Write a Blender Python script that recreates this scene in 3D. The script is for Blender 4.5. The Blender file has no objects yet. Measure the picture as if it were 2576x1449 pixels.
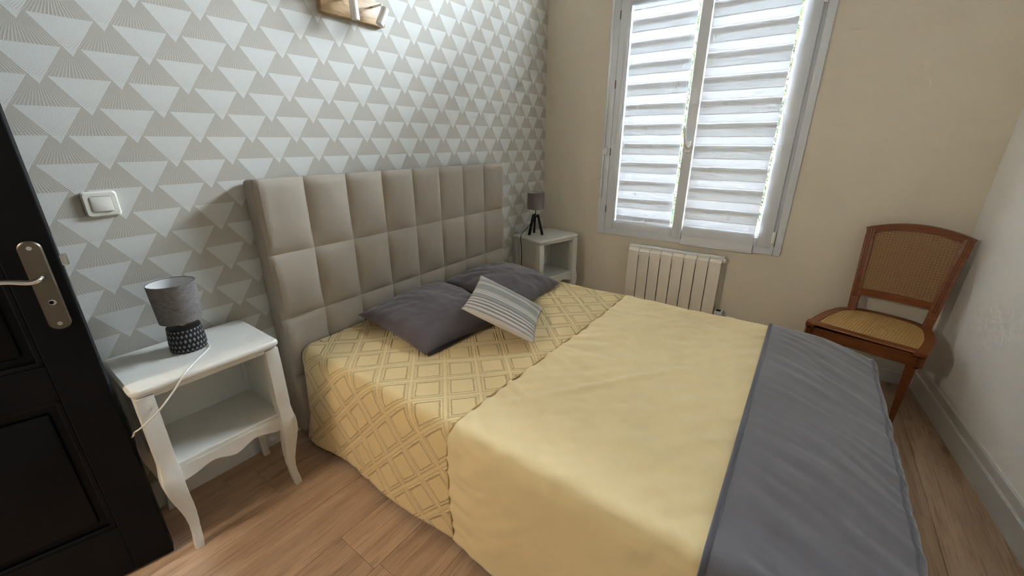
import bpy, bmesh, math, random
from mathutils import Vector, Matrix, noise
random.seed(7)
S = bpy.context.scene
COL = S.collection
PI = math.pi
# ------------------------------------------------------------------ camera
cam_d = bpy.data.cameras.new('camera'); cam = bpy.data.objects.new('camera', cam_d); COL.objects.link(cam)
cam_d.sensor_fit = 'HORIZONTAL'; cam_d.sensor_width = 36.0; cam_d.lens = 1017.5 / 2576 * 36.0
cam_d.clip_start = 0.02; cam_d.clip_end = 200
_r = Vector((.584515, -.811382, -.000754)).normalized()
_f = Vector((.762796, .549830, -.340336)).normalized()
_u = _r.cross(_f).normalized()
cam.matrix_world = Matrix(((_r.x, _u.x, -_f.x, -.4965), (_r.y, _u.y, -_f.y, -1.7606), (_r.z, _u.z, -_f.z, 1.2945), (0, 0, 0, 1)))
S.camera = cam
# ------------------------------------------------------------------ light
w = bpy.data.worlds.new('sky'); S.world = w; w.use_nodes = True
bgn = w.node_tree.nodes['Background']; bgn.inputs[0].default_value = (.76, .85, 1.0, 1); bgn.inputs[1].default_value = 24.0
sun_d = bpy.data.lights.new('sun', 'SUN'); sun_d.energy = 6; sun_d.angle = .01; sun_d.color = (1, .93, .78)
sun = bpy.data.objects.new('sun', sun_d); COL.objects.link(sun)
sun.rotation_euler = Vector((.50, .22, -.84)).to_track_quat('-Z', 'Y').to_euler()
S.view_settings.view_transform = 'Standard'; S.view_settings.look = 'None'
S.view_settings.gamma = 1.0; S.view_settings.use_curve_mapping = False
S.view_settings.exposure = 2.42
S.cycles.max_bounces = 8; S.cycles.diffuse_bounces = 5; S.cycles.glossy_bounces = 3; S.cycles.transmission_bounces = 4; S.cycles.transparent_max_bounces = 8
S.cycles.use_adaptive_sampling = True; S.cycles.adaptive_threshold = .1; S.cycles.adaptive_min_samples = 16
S.cycles.use_denoising = True
S.cycles.sample_clamp_indirect = 8

# ------------------------------------------------------------------ materials
def lin(c):
    return tuple(((v / 255) / 12.92 if v / 255 <= .04045 else ((v / 255 + .055) / 1.055) ** 2.4) for v in c) + (1,)
class N:
    """small node-graph helper"""
    def __init__(s, name):
        s.m = bpy.data.materials.new(name); s.m.use_nodes = True
        s.t = s.m.node_tree; s.t.nodes.clear()
        s.out = s.t.nodes.new('ShaderNodeOutputMaterial')
    def node(s, typ, **kw):
        n = s.t.nodes.new(typ)
        for k, v in kw.items(): setattr(n, k, v)
        return n
    def set(s, sock, v):
        if hasattr(v, 'is_output') or isinstance(v, bpy.types.NodeSocket): s.t.links.new(v, sock)
        else: sock.default_value = v
    def math(s, op, a, b=0.0, c=None, clamp=False):
        n = s.node('ShaderNodeMath', operation=op); n.use_clamp = clamp
        s.set(n.inputs[0], a); s.set(n.inputs[1], b)
        if c is not None: s.set(n.inputs[2], c)
        return n.outputs[0]
    def mix(s, f, a, b):
        n = s.node('ShaderNodeMix', data_type='RGBA'); s.set(n.inputs[0], f); s.set(n.inputs[6], a); s.set(n.inputs[7], b)
        return n.outputs[2]
    def noise(s, vec, scale, detail=3, rough=.55, dist=0.0):
        n = s.node('ShaderNodeTexNoise'); s.set(n.inputs['Vector'], vec)
        n.inputs['Scale'].default_value = scale; n.inputs['Detail'].default_value = detail
        n.inputs['Roughness'].default_value = rough; n.inputs['Distortion'].default_value = dist
        return n.outputs[0]
    def coord(s, which='Object'):
        return s.node('ShaderNodeTexCoord').outputs[which]
    def scale(s, vec, sc, loc=(0, 0, 0)):
        n = s.node('ShaderNodeMapping'); s.set(n.inputs[0], vec); s.set(n.inputs[1], loc); n.inputs[3].default_value = sc
        return n.outputs[0]
    def sep(s, vec):
        n = s.node('ShaderNodeSeparateXYZ'); s.set(n.inputs[0], vec); return n.outputs
    def smooth(s, v, a, b):
        n = s.node('ShaderNodeMapRange', interpolation_type='SMOOTHSTEP'); s.set(n.inputs[0], v)
        s.set(n.inputs[1], a); s.set(n.inputs[2], b); return n.outputs[0]
    def bump(s, h, strength=.3, dist=.002):
        n = s.node('ShaderNodeBump'); n.inputs['Strength'].default_value = strength; n.inputs['Distance'].default_value = dist
        s.set(n.inputs['Height'], h); return n.outputs[0]
    def pbsdf(s, col, rough=.5, normal=None, spec=.5, metal=0.0, sheen=0.0):
        p = s.node('ShaderNodeBsdfPrincipled'); s.set(p.inputs['Base Color'], col); s.set(p.inputs['Roughness'], rough)
        p.inputs['Metallic'].default_value = metal; p.inputs['Specular IOR Level'].default_value = spec
        if sheen: p.inputs['Sheen Weight'].default_value = sheen
        if normal is not None: s.set(p.inputs['Normal'], normal)
        return p.outputs[0]
    def done(s, sh):
        s.t.links.new(sh, s.out.inputs[0]); return s.m

def plain(name, c, rough=.5, spec=.4, metal=0.0, nz=.04, nsc=60, bs=.0, bd=.001, sheen=0.0):
    g = N(name); v = g.coord(); n = g.noise(v, nsc, 3)
    a = lin(c); hi = tuple(min(1, x * (1 + nz)) for x in a[:3]) + (1,); lo = tuple(x * (1 - nz) for x in a[:3]) + (1,)
    col = g.mix(n, lo, hi)
    nm = g.bump(n, bs, bd) if bs else None
    return g.done(g.pbsdf(col, rough, nm, spec, metal, sheen))

M = {}
M['wall_beige'] = plain('wall_beige_paint', (231, 221, 203), .85, .2, nz=.015, nsc=90, bs=.25, bd=.0006)
M['wall_white'] = plain('wall_white_paint', (242, 240, 235), .85, .2, nz=.015, nsc=90, bs=.25, bd=.0006)
M['wall_left'] = plain('wall_taupe_paint', (150, 140, 124), .85, .2, nz=.015, nsc=90)
M['ceiling'] = plain('ceiling_paint', (168, 158, 142), .9, .2, nz=.01)
M['trim'] = plain('white_trim_paint', (226, 224, 218), .45, .4, nz=.015, nsc=30)
M['pvc'] = plain('white_window_plastic', (226, 230, 236), .35, .45, nz=.01, nsc=20)
M['white_furn'] = plain('white_furniture_paint', (216, 214, 205), .42, .4, nz=.03, nsc=25, bs=.12, bd=.001)
M['rad'] = plain('radiator_enamel', (238, 230, 216), .45, .4, nz=.01)
M['rad_top'] = plain('radiator_top_enamel', (236, 236, 232), .4, .4, nz=.01)
M['switch'] = plain('switch_plastic', (224, 221, 208), .4, .45, nz=.01)
M['door'] = plain('black_door_paint', (8, 9, 11), .5, .15, nz=.06, nsc=20)
M['steel'] = plain('brushed_steel', (112, 103, 90), .42, .5, 1.0, nz=.05, nsc=120)
M['chrome'] = plain('bright_steel', (225, 222, 214), .18, .5, 1.0, nz=.02)
M['black'] = plain('black_lacquer', (22, 20, 21), .4, .4, nz=.05)
M['dark_gap'] = plain('dark_void', (10, 9, 8), .8, .1)
M['white_metal'] = plain('white_lacquered_metal', (240, 238, 232), .25, .5, nz=.01)
M['cord_white'] = plain('white_cord', (225, 224, 218), .5, .3)
M['mattress'] = plain('mattress_ticking', (225, 220, 210), .9, .2, nz=.03)
M['bedbase'] = plain('bed_base_fabric', (96, 88, 80), .9, .2, nz=.05)

def wallpaper():
    g = N('fan_wallpaper'); P = g.sep(g.node('ShaderNodeNewGeometry').outputs['Position'])
    u = g.math('DIVIDE', P[0], .17)
    r = g.math('DIVIDE', g.math('SUBTRACT', 11.32, g.math('DIVIDE', P[2], .17)), .45090)
    k = g.math('FLOOR', r); t = g.math('SUBTRACT', r, k)
    # horizontal distance to the centres of row k: centres at (k mod 2)/2 + integer
    half = g.math('MULTIPLY', g.math('FLOORED_MODULO', k, 2), .5)
    def dist(off):
        a = g.math('ADD', g.math('SUBTRACT', u, half), off)
        return g.math('SUBTRACT', a, g.math('ROUND', a))
    d0 = dist(0.0); d1 = dist(.5)
    a0 = g.math('ABSOLUTE', d0); a1 = g.math('ABSOLUTE', d1)
    wob = g.math('MULTIPLY', g.math('SUBTRACT', g.noise(g.node('ShaderNodeNewGeometry').outputs['Position'], 160, 2), .5), .02)
    e = 1.27
    w0 = g.math('MULTIPLY', g.math('SUBTRACT', 1, g.math('DIVIDE', t, e)), .385)
    w1 = g.math('MULTIPLY', g.math('SUBTRACT', 1, g.math('DIVIDE', g.math('ADD', t, 1), e)), .385)
    l0 = g.smooth(g.math('ADD', g.math('SUBTRACT', w0, a0), wob), -.008, .008)
    l1 = g.smooth(g.math('ADD', g.math('SUBTRACT', w1, a1), wob), -.006, .006)
    light = g.math('MAXIMUM', l0, l1)
    # fan rays of the dark triangle that hangs below the apex
    ray = g.math('SINE', g.math('MULTIPLY', g.math('DIVIDE', d1, g.math('ADD', t, .12)), 150))
    rayv = g.math('MULTIPLY', g.smooth(ray, -.2, .9), g.smooth(t, .12, .8))
    ray2 = g.math('SINE', g.math('MULTIPLY', g.math('DIVIDE', d0, g.math('SUBTRACT', 1.30, t)), 120))
    fibre = g.noise(g.scale(g.node('ShaderNodeNewGeometry').outputs['Position'], (1, 1, 1)), 300, 2)
    dark = g.mix(g.math('MULTIPLY', rayv, .45), lin((181, 175, 162)), lin((200, 196, 186)))
    tip = g.math('MULTIPLY', g.smooth(t, .45, 1.0), .35)
    lite = g.mix(tip, lin((210, 209, 202)), lin((197, 195, 187)))
    col = g.mix(light, dark, lite)
    col = g.mix(g.math('MULTIPLY', fibre, .10), col, lin((190, 187, 177)))
    h = g.math('ADD', g.math('ADD', g.math('MULTIPLY', light, .5), g.math('MULTIPLY', rayv, .5)), g.math('MULTIPLY', fibre, .6))
    return g.done(g.pbsdf(col, .7, g.bump(h, .35, .0012), .3))
M['wallpaper'] = wallpaper()

def oak(name, c1, c2, c3, grain=1.0, rough=.45):
    g = N(name); v = g.coord()
    rnd = g.node('ShaderNodeObjectInfo').outputs['Random']
    off = g.node('ShaderNodeCombineXYZ'); g.set(off.inputs[0], g.math('MULTIPLY', rnd, 37.0)); g.set(off.inputs[1], g.math('MULTIPLY', rnd, 11.0)); g.set(off.inputs[2], g.math('MULTIPLY', rnd, 5.0))
    ad = g.node('ShaderNodeVectorMath', operation='ADD'); g.set(ad.inputs[0], v); g.set(ad.inputs[1], off.outputs[0])
    big = g.noise(g.scale(ad.outputs[0], (1.2, 9, 9)), 1.6 * grain, 4, .6, .8)
    fine = g.noise(g.scale(ad.outputs[0], (2.5, 60, 60)), 2.2 * grain, 4, .65, .4)
    knot = g.smooth(g.noise(g.scale(ad.outputs[0], (2.2, 8, 8)), 1.7 * grain, 2, .5), .66, .78)
    col = g.mix(g.smooth(big, .3, .7), lin(c1), lin(c2))
    col = g.mix(g.math('MULTIPLY', g.smooth(fine, .48, .72), .55), col, lin(c3))
    col = g.mix(g.math('MULTIPLY', knot, .55), col, lin(c3))
    val = g.node('ShaderNodeHueSaturation'); g.set(val.inputs['Color'], col); g.set(val.inputs['Value'], g.math('ADD', .92, g.math('MULTIPLY', rnd, .16)))
    return g.done(g.pbsdf(val.outputs[0], rough, g.bump(fine, .15, .0006), .35))
M['oak'] = oak('oak_laminate', (206, 174, 144), (182, 150, 122), (130, 100, 76))
M['light_wood'] = oak('light_oak', (190, 158, 116), (160, 128, 88), (110, 82, 50), 4.0)
M['chair_wood'] = oak('stained_beech', (138, 80, 42), (114, 62, 30), (84, 44, 22), 5.0, .35)

def fabric(name, c, amp=.10, sc=700, sheen=.25, bs=.25, bd=.0008, big=.08):
    g = N(name); v = g.coord()
    fine = g.noise(v, sc, 2); wide = g.noise(v, 6, 4, .6)
    a = lin(c)
    lo = tuple(x * (1 - amp) for x in a[:3]) + (1,); hi = tuple(min(1, x * (1 + amp)) for x in a[:3]) + (1,)
    col = g.mix(fine, lo, hi)
    lo2 = tuple(x * (1 - big) for x in a[:3]) + (1,)
    col = g.mix(g.math('MULTIPLY', g.smooth(wide, .4, .7), .5), col, lo2)
    return g.done(g.pbsdf(col, .9, g.bump(fine, bs, bd), .2, 0, sheen))
M['headboard'] = fabric('taupe_leatherette', (168, 157, 142), .04, 400, .0, .10, .0005, .04)
M['grey_velvet'] = fabric('charcoal_velvet', (92, 84, 88), .10, 500, .35)
M['throw'] = fabric('grey_fleece', (108, 105, 109), .10, 420, .5)
M['throw_hem'] = fabric('grey_fleece_hem', (88, 86, 94), .08, 420, .4)
M['yellow'] = fabric('ochre_plush', (232, 209, 158), .05, 500, .25, .15)

def tufted():
    g = N('ochre_tufted_plush'); uv = g.coord('UV'); q = g.sep(uv)
    D = .172
    wob = g.math('MULTIPLY', g.math('SUBTRACT', g.noise(uv, 95, 2), .5), .050)
    def ln(sgn):
        a = g.math('DIVIDE', g.math('ADD' if sgn > 0 else 'SUBTRACT', q[0], q[1]), D)
        a = g.math('ADD', a, -.494 / D + (.888 / D if sgn > 0 else -.888 / D))
        return g.math('ABSOLUTE', g.math('SUBTRACT', a, g.math('ROUND', a)))
    da, db = ln(1), ln(-1)
    dm = g.math('ADD', g.math('MINIMUM', da, db), wob)      # 0 on a lattice line, .5 in the cell centre
    ridge = g.math('SUBTRACT', 1, g.smooth(g.math('ABSOLUTE', g.math('SUBTRACT', dm, .115)), .0, .035))
    groove = g.math('SUBTRACT', 1, g.smooth(g.math('ABSOLUTE', g.math('SUBTRACT', dm, .165)), .0, .03))
    groove2 = g.math('SUBTRACT', 1, g.smooth(g.math('ABSOLUTE', g.math('SUBTRACT', dm, .062)), .0, .022))
    fine = g.noise(g.coord(), 500, 2)
    base = g.mix(fine, lin((222, 194, 138)), lin((233, 208, 154)))
    col = g.mix(g.math('MULTIPLY', ridge, .5), base, lin((240, 216, 162)))
    gr = g.math('MAXIMUM', groove, g.math('MULTIPLY', groove2, .5))
    col = g.mix(g.math('MULTIPLY', gr, .62), col, lin((180, 142, 78)))
    h = g.math('ADD', g.math('SUBTRACT', ridge, g.math('MULTIPLY', gr, .7)), g.math('MULTIPLY', fine, .25))
    return g.done(g.pbsdf(col, .9, g.bump(h, .62, .007), .15, 0, .25))
M['tufted'] = tufted()

def linen(name, c, c2):
    g = N(name); v = g.coord()
    st = g.noise(g.scale(v, (30, 30, 420)), 2.0, 3, .6); st2 = g.noise(g.scale(v, (400, 400, 20)), 2.0, 2)
    col = g.mix(g.smooth(g.math('ADD', g.math('MULTIPLY', st, .7), g.math('MULTIPLY', st2, .3)), .35, .65), lin(c), lin(c2))
    return g.done(g.pbsdf(col, .9, g.bump(st, .25, .0008), .2))
M['linen'] = linen('grey_linen_shade', (96, 92, 90), (136, 132, 128))
M['linen_smooth'] = linen('taupe_fabric_shade', (122, 114, 114), (134, 126, 126))
M['shade_in'] = plain('shade_lining', (205, 203, 200), .8, .2)

def woven_pot():
    g = N('woven_ceramic'); q = g.sep(g.coord('UV'))
    r = g.math('MULTIPLY', q[1], 7.0); k = g.math('FLOOR', r)
    a = g.math('ADD', g.math('MULTIPLY', q[0], 26.0), g.math('MULTIPLY', g.math('FLOORED_MODULO', k, 2), .5))
    fx = g.math('ABSOLUTE', g.math('SUBTRACT', g.math('FRACT', a), .5)); fy = g.math('ABSOLUTE', g.math('SUBTRACT', g.math('FRACT', r), .5))
    lump = g.math('SUBTRACT', 1, g.smooth(g.math('ADD', g.math('MULTIPLY', fx, 1.1), g.math('MULTIPLY', fy, .9)), .22, .55))
    col = g.mix(lump, lin((26, 28, 30)), lin((126, 126, 124)))
    return g.done(g.pbsdf(col, .6, g.bump(lump, .9, .004), .3))
M['pot'] = woven_pot()

def cushion_mat():
    g = N('striped_knit'); q = g.sep(g.coord('UV'))
    y = q[1]; x = q[0]
    ramp = g.node('ShaderNodeValToRGB'); g.set(ramp.inputs[0], y); cr = ramp.color_ramp; cr.interpolation = 'CONSTANT'
    G = lin((150, 148, 140)); Wt = lin((226, 218, 205)); B = lin((62, 60, 60)); Lg = lin((182, 177, 168)); Pk = lin((214, 201, 190))
    st = [(0, Wt), (.05, B), (.062, Wt), (.085, B), (.098, Wt), (.12, G), (.20, B), (.212, Wt), (.24, B), (.252, Wt), (.28, G), (.46, Wt), (.48, B), (.492, Wt), (.52, B), (.532, Wt),
          (.56, G), (.66, B), (.672, Pk), (.70, Lg), (.72, B), (.735, Pk), (.77, G), (.79, B), (.805, Pk), (.84, G), (.86, B), (.875, Pk), (.92, G), (.95, Pk)]
    while len(cr.elements) < len(st): cr.elements.new(.5)
    for el, (p, c) in zip(cr.elements, st): el.position = p; el.color = c
    dash = g.smooth(g.math('SINE', g.math('MULTIPLY', x, 300)), -.3, .3)
    rib = g.math('SINE', g.math('MULTIPLY', y, 420))
    col = g.mix(g.math('MULTIPLY', dash, .35), ramp.outputs[0], Lg)
    col = g.mix(g.math('MULTIPLY', g.smooth(rib, 0, 1), .14), col, lin((90, 88, 84)))
    h = g.math('ADD', g.math('MULTIPLY', rib, .4), g.noise(g.coord(), 400, 2))
    return g.done(g.pbsdf(col, .95, g.bump(h, .5, .002), .15, 0, .2))
M['cushion'] = cushion_mat()

def translucent(name, c, tr, c2=None):
    g = N(name); n = g.noise(g.coord(), 500, 2)
    a = lin(c); b = tuple(x * .96 for x in a[:3]) + (1,)
    col = g.mix(n, a, b)
    d = g.node('ShaderNodeBsdfDiffuse'); g.set(d.inputs[0], col)
    t = g.node('ShaderNodeBsdfTranslucent'); g.set(t.inputs[0], col)
    mx = g.node('ShaderNodeMixShader'); mx.inputs[0].default_value = tr
    g.t.links.new(d.outputs[0], mx.inputs[1]); g.t.links.new(t.outputs[0], mx.inputs[2])
    return g.done(mx.outputs[0])
M['band_solid'] = translucent('blind_dense_weave', (236, 238, 240), .128)
M['band_sheer'] = translucent('blind_light_weave', (244, 245, 247), .158)
M['band_back'] = translucent('blind_back_weave', (232, 234, 236), .45)

def glass():
    g = N('window_glass'); t = g.node('ShaderNodeBsdfTransparent'); t.inputs[0].default_value = (.96, .98, .97, 1)
    gl = g.node('ShaderNodeBsdfGlossy'); gl.inputs['Roughness'].default_value = .02; gl.inputs[0].default_value = (1, 1, 1, 1)
    fr = g.node('ShaderNodeFresnel'); fr.inputs[0].default_value = 1.45
    mx = g.node('ShaderNodeMixShader'); g.t.links.new(g.math('MULTIPLY', fr.outputs[0], .8), mx.inputs[0])
    g.t.links.new(t.outputs[0], mx.inputs[1]); g.t.links.new(gl.outputs[0], mx.inputs[2])
    return g.done(mx.outputs[0])
M['glass'] = glass()
def leafmat():
    g = N('leaf_green'); n = g.noise(g.node('ShaderNodeNewGeometry').outputs['Position'], 9, 3)
    col = g.mix(g.smooth(n, .35, .65), (.004, .010, .002, 1), (.020, .024, .004, 1))
    d = g.node('ShaderNodeBsdfDiffuse'); g.set(d.inputs[0], col); t = g.node('ShaderNodeBsdfTranslucent'); g.set(t.inputs[0], col)
    mx = g.node('ShaderNodeMixShader'); mx.inputs[0].default_value = .35
    g.t.links.new(d.outputs[0], mx.inputs[1]); g.t.links.new(t.outputs[0], mx.inputs[2]); return g.done(mx.outputs[0])
M['leaf'] = leafmat()
M['bark'] = plain('bark', (92, 74, 56), .9, .2, nz=.3)
M['grass'] = plain('lawn_grass', (96, 128, 60), .95, .1, nz=.3, nsc=20)
M['garden_wall'] = plain('garden_render', (214, 208, 196), .9, .2)
M['cane'] = plain('cane_strip', (206, 168, 108), .5, .35, nz=.12, nsc=90)
M['cane_back'] = plain('cane_strip_brown', (172, 132, 88), .5, .35, nz=.12, nsc=90)
M['cane_dark'] = plain('cane_strip_dark', (96, 66, 40), .55, .3, nz=.14, nsc=90)  # darker cane tone, set behind the weave so its holes read dark
M['hall'] = plain('hall_paint', (222, 205, 180), .85, .2)

# ------------------------------------------------------------------ mesh helpers
def obj(name, bm, mat, parent=None, loc=(0, 0, 0), smooth=False, rot=None):
    bmesh.ops.recalc_face_normals(bm, faces=bm.faces)
    me = bpy.data.meshes.new(name); bm.to_mesh(me); bm.free()
    if smooth:
        for p in me.polygons: p.use_smooth = True
    me.materials.append(mat if not isinstance(mat, str) else M[mat])
    o = bpy.data.objects.new(name, me); COL.objects.link(o); o.location = loc
    if rot: o.rotation_euler = rot
    if parent: o.parent = parent
    if smooth == 'auto':
        try: me.set_sharp_from_angle(angle=math.radians(35))
        except Exception: pass
    return o
def empty(name, loc=(0, 0, 0), rz=0):
    o = bpy.data.objects.new(name, None); COL.objects.link(o); o.location = loc; o.rotation_euler = (0, 0, rz); o.empty_display_size = .05
    return o
def tag(o, label=None, cat=None, group=None, kind=None):
    if label: o['label'] = label
    if cat: o['category'] = cat
    if group: o['group'] = group
    if kind: o['kind'] = kind
    return o
def bx(bm, lo, hi, bev=0.0, seg=2):
    lo = Vector(lo); hi = Vector(hi)
    vs = [bm.verts.new((x, y, z)) for x in (lo.x, hi.x) for y in (lo.y, hi.y) for z in (lo.z, hi.z)]
    fs = [(0, 1, 3, 2), (4, 6, 7, 5), (0, 4, 5, 1), (2, 3, 7, 6), (0, 2, 6, 4), (1, 5, 7, 3)]
    faces = [bm.faces.new([vs[i] for i in f]) for f in fs]
    if bev:
        es = {e for f in faces for e in f.edges}
        bmesh.ops.bevel(bm, geom=list(es), offset=bev, segments=seg, profile=.5, affect='EDGES')
    return bm
def box(lo, hi, bev=0.0, seg=2):
    return bx(bmesh.new(), lo, hi, bev, seg)
def tube(bm, pts, rad, n=10, up=None, square=False):
    """sweep a round (or square) section along pts; rad a number or list"""
    pts = [Vector(p) for p in pts]; rings = []
    prev = None
    for i, p in enumerate(pts):
        t = (pts[min(i + 1, len(pts) - 1)] - pts[max(i - 1, 0)]).normalized()
        if prev is None:
            ref = Vector(up) if up else (Vector((0, 0, 1)) if abs(t.z) < .9 else Vector((1, 0, 0)))
        else: ref = prev
        a = (ref - t * ref.dot(t)).normalized(); b = t.cross(a); prev = a
        r = rad[i] if isinstance(rad, (list, tuple)) else rad
        rx, ry = r if isinstance(r, (list, tuple)) else (r, r)
        if square:
            cs = [(1, 1), (-1, 1), (-1, -1), (1, -1)]
            ring = [bm.verts.new(p + a * (c * rx) + b * (d * ry)) for c, d in cs]
        else:
            ring = [bm.verts.new(p + a * (rx * math.cos(2 * PI * k / n)) + b * (ry * math.sin(2 * PI * k / n))) for k in range(n)]
        rings.append(ring)
    for r0, r1 in zip(rings, rings[1:]):
        m = len(r0)
        for k in range(m): bm.faces.new((r0[k], r0[(k + 1) % m], r1[(k + 1) % m], r1[k]))
    bm.faces.new(rings[0]); bm.faces.new(rings[-1][::-1])
    return bm
def lathe(bm, prof, n=40, cx=0, cy=0, uv=False, closed=False):
    lay = bm.loops.layers.uv.verify() if uv else None
    rings = [[bm.verts.new((cx + r * math.cos(2 * PI * k / n), cy + r * math.sin(2 * PI * k / n), z)) for k in range(n)] for r, z in prof]
    m = len(prof)
    for i in range(m if closed else m - 1):
        r0, r1 = rings[i], rings[(i + 1) % m]
        for k in range(n):
            f = bm.faces.new((r0[k], r0[(k + 1) % n], r1[(k + 1) % n], r1[k]))
            if uv:
                for l, (a, b) in zip(f.loops, ((k, i), (k + 1, i), (k + 1, i + 1), (k, i + 1))): l[lay].uv = (a / n, b / (m - 1))
    return bm
def caps(bm):
    bmesh.ops.holes_fill(bm, edges=[e for e in bm.edges if len(e.link_faces) == 1]); return bm
def prism(bm, poly, axis, a, b, bev=0):
    """extrude a 2D polygon between a and b along axis ('x','y','z')"""
    def P(p, t):
        return {'x': (t, p[0], p[1]), 'y': (p[0], t, p[1]), 'z': (p[0], p[1], t)}[axis]
    A = [bm.verts.new(P(p, a)) for p in poly]; B = [bm.verts.new(P(p, b)) for p in poly]
    fa = bm.faces.new(A); fb = bm.faces.new(B[::-1]); n = len(poly); fs = [fa, fb]
    for i in range(n): fs.append(bm.faces.new((A[i], A[(i + 1) % n], B[(i + 1) % n], B[i])))
    if bev: bmesh.ops.bevel(bm, geom=list(set(fa.edges) | set(fb.edges)), offset=bev, segments=2, profile=.5, affect='EDGES')
    return bm
def loops_loft(bm, loops, cap=True):
    rs = [[bm.verts.new(p) for p in lp] for lp in loops]
    for a, b in zip(rs, rs[1:]):
        n = len(a)
        for i in range(n): bm.faces.new((a[i], a[(i + 1) % n], b[(i + 1) % n], b[i]))
    if cap: bm.faces.new(rs[0][::-1]); bm.faces.new(rs[-1])
    return bm
def rrect(hx, hy, r, z, cx=0, cy=0, k=5):
    out = []
    for sx, sy, a0 in ((1, 1, 0), (-1, 1, 90), (-1, -1, 180), (1, -1, 270)):
        for i in range(k + 1):
            a = math.radians(a0 + 90 * i / k); out.append((cx + sx * (hx - r) + r * math.cos(a), cy + sy * (hy - r) + r * math.sin(a), z))
    return out
def slab(hx, hy, rc, prof, cx=0, cy=0):
    """rounded slab; prof = [(inset, z), ...] from bottom to top"""
    return loops_loft(bmesh.new(), [rrect(hx - i, hy - i, max(rc - i, .001), z, cx, cy) for i, z in prof])
def surf(bm, nu, nv, fn, uvf=None):
    lay = bm.loops.layers.uv.verify() if uvf else None
    g = [[bm.verts.new(fn(i / nu, j / nv)) for j in range(nv + 1)] for i in range(nu + 1)]
    for i in range(nu):
        for j in range(nv):
            f = bm.faces.new((g[i][j], g[i + 1][j], g[i + 1][j + 1], g[i][j + 1]))
            if uvf:
                for l, (a, b) in zip(f.loops, ((i, j), (i + 1, j), (i + 1, j + 1), (i, j + 1))): l[lay].uv = uvf(a / nu, b / nv)
    return bm
def spline(pts, n=8):
    """Catmull-Rom through pts"""
    P = [Vector(p) for p in pts]; P = [P[0] * 2 - P[1]] + P + [P[-1] * 2 - P[-2]]; out = []
    for i in range(1, len(P) - 2):
        for k in range(n):
            t = k / n; a, b, c, d = P[i - 1], P[i], P[i + 1], P[i + 2]
            out.append(.5 * ((2 * b) + (c - a) * t + (2 * a - 5 * b + 4 * c - d) * t * t + (3 * b - a - 3 * c + d) * t ** 3))
    out.append(P[-2]); return out

# ------------------------------------------------------------------ the room
XW = 2.39; XL = -1.10; ZC = 2.76
fw_a = Vector((2.42, -2.4422)); fw_d = (Vector((1.25, -2.571)) - Vector((2.34, -2.451))).normalized()   # front wall runs slightly out of square
def fwy(x): return fw_a.y + (x - fw_a.x) * fw_d.y / fw_d.x

floor = obj('floor', box((-2.60, -3.0, -.06), (2.6, .12, -.0095)), 'oak'); tag(floor, kind='structure')
PW = .187
row = 0
y0 = -1.05 - PW * 10
planks = {}
while y0 + row * PW < .0:
    ya, yb = y0 + row * PW, min(y0 + (row + 1) * PW, -.001)
    xs = [XL + .001]
    x = XL - random.uniform(.1, 1.1)
    joint = {5: 1.475}.get(row)
    while x < XW:
        x += 1.28
        if x > XL + .15 and x < XW - .15: xs.append(x)
    if joint:
        xs = [XL + .001, joint - 1.28, joint]
    xs.append(XW - .001)
    for a, b in zip(xs, xs[1:]):
        L = b - a; W = yb - ya
        key = (round(L, 3), round(W, 3))
        if key not in planks:
            bm = box((-L / 2 + .0004, -W / 2 + .0004, -.010), (L / 2 - .0004, W / 2 - .0004, 0), .0012, 1)
            o = obj('plank', bm, 'oak', floor); planks[key] = o.data
        else:
            o = bpy.data.objects.new('plank', planks[key]); COL.objects.link(o); o.parent = floor
        o.location = ((a + b) / 2, (ya + yb) / 2, 0)
    row += 1
tag(obj('ceiling', box((-2.60, -3.0, ZC), (2.6, .12, ZC + .1)), 'ceiling'), kind='structure')  # unseen ceiling; height and dark tone chosen to shape the bounced light
tag(obj('wall_back', box((XL - .1, 0, -.05), (XW + .25, .1, ZC)), 'wallpaper'), kind='structure')
# window wall with its opening, carried up past the blinds for the added pane
WY0, WY1, WZ0, WZ1 = -1.655, -.525, .675, 2.70
bm = bmesh.new()
bx(bm, (XW, WY1, -.05), (XW + .12, .1, ZC)); bx(bm, (XW, -3.0, -.05), (XW + .12, WY0, ZC))
bx(bm, (XW, WY0, -.05), (XW + .12, WY1, WZ0)); bx(bm, (XW, WY0, WZ1), (XW + .12, WY1, ZC))
tag(obj('wall_right', bm, 'wall_beige'), kind='structure')
bm = bmesh.new()
xs0, xs1 = XL - .1, XW + .03
prism(bm, [(xs0, fwy(xs0)), (xs1, fwy(xs1)), (xs1, fwy(xs1) - .12), (xs0, fwy(xs0) - .12)], 'z', -.05, ZC)
tag(obj('wall_front', bm, 'wall_white'), kind='structure')
# left wall with the doorway the open door belongs to
DY0, DY1, DZ = -.84, -.085, 2.06
bm = bmesh.new()
bx(bm, (XL - .1, DY1, -.05), (XL, 0, ZC)); bx(bm, (XL - .1, -3.0, -.05), (XL, DY0, ZC)); bx(bm, (XL - .1, DY0, DZ), (XL, DY1, ZC))
tag(obj('wall_left', bm, 'wall_left'), kind='structure')
bm = bmesh.new()
bx(bm, (-2.6, -3.0, 0), (-2.5, .12, ZC)); bx(bm, (-2.5, .0, 0), (XL - .1, .12, ZC)); bx(bm, (-2.5, -3.0, 0), (XL - .1, -2.9, ZC))
tag(obj('wall_hall', bm, 'hall'), kind='structure')
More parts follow.
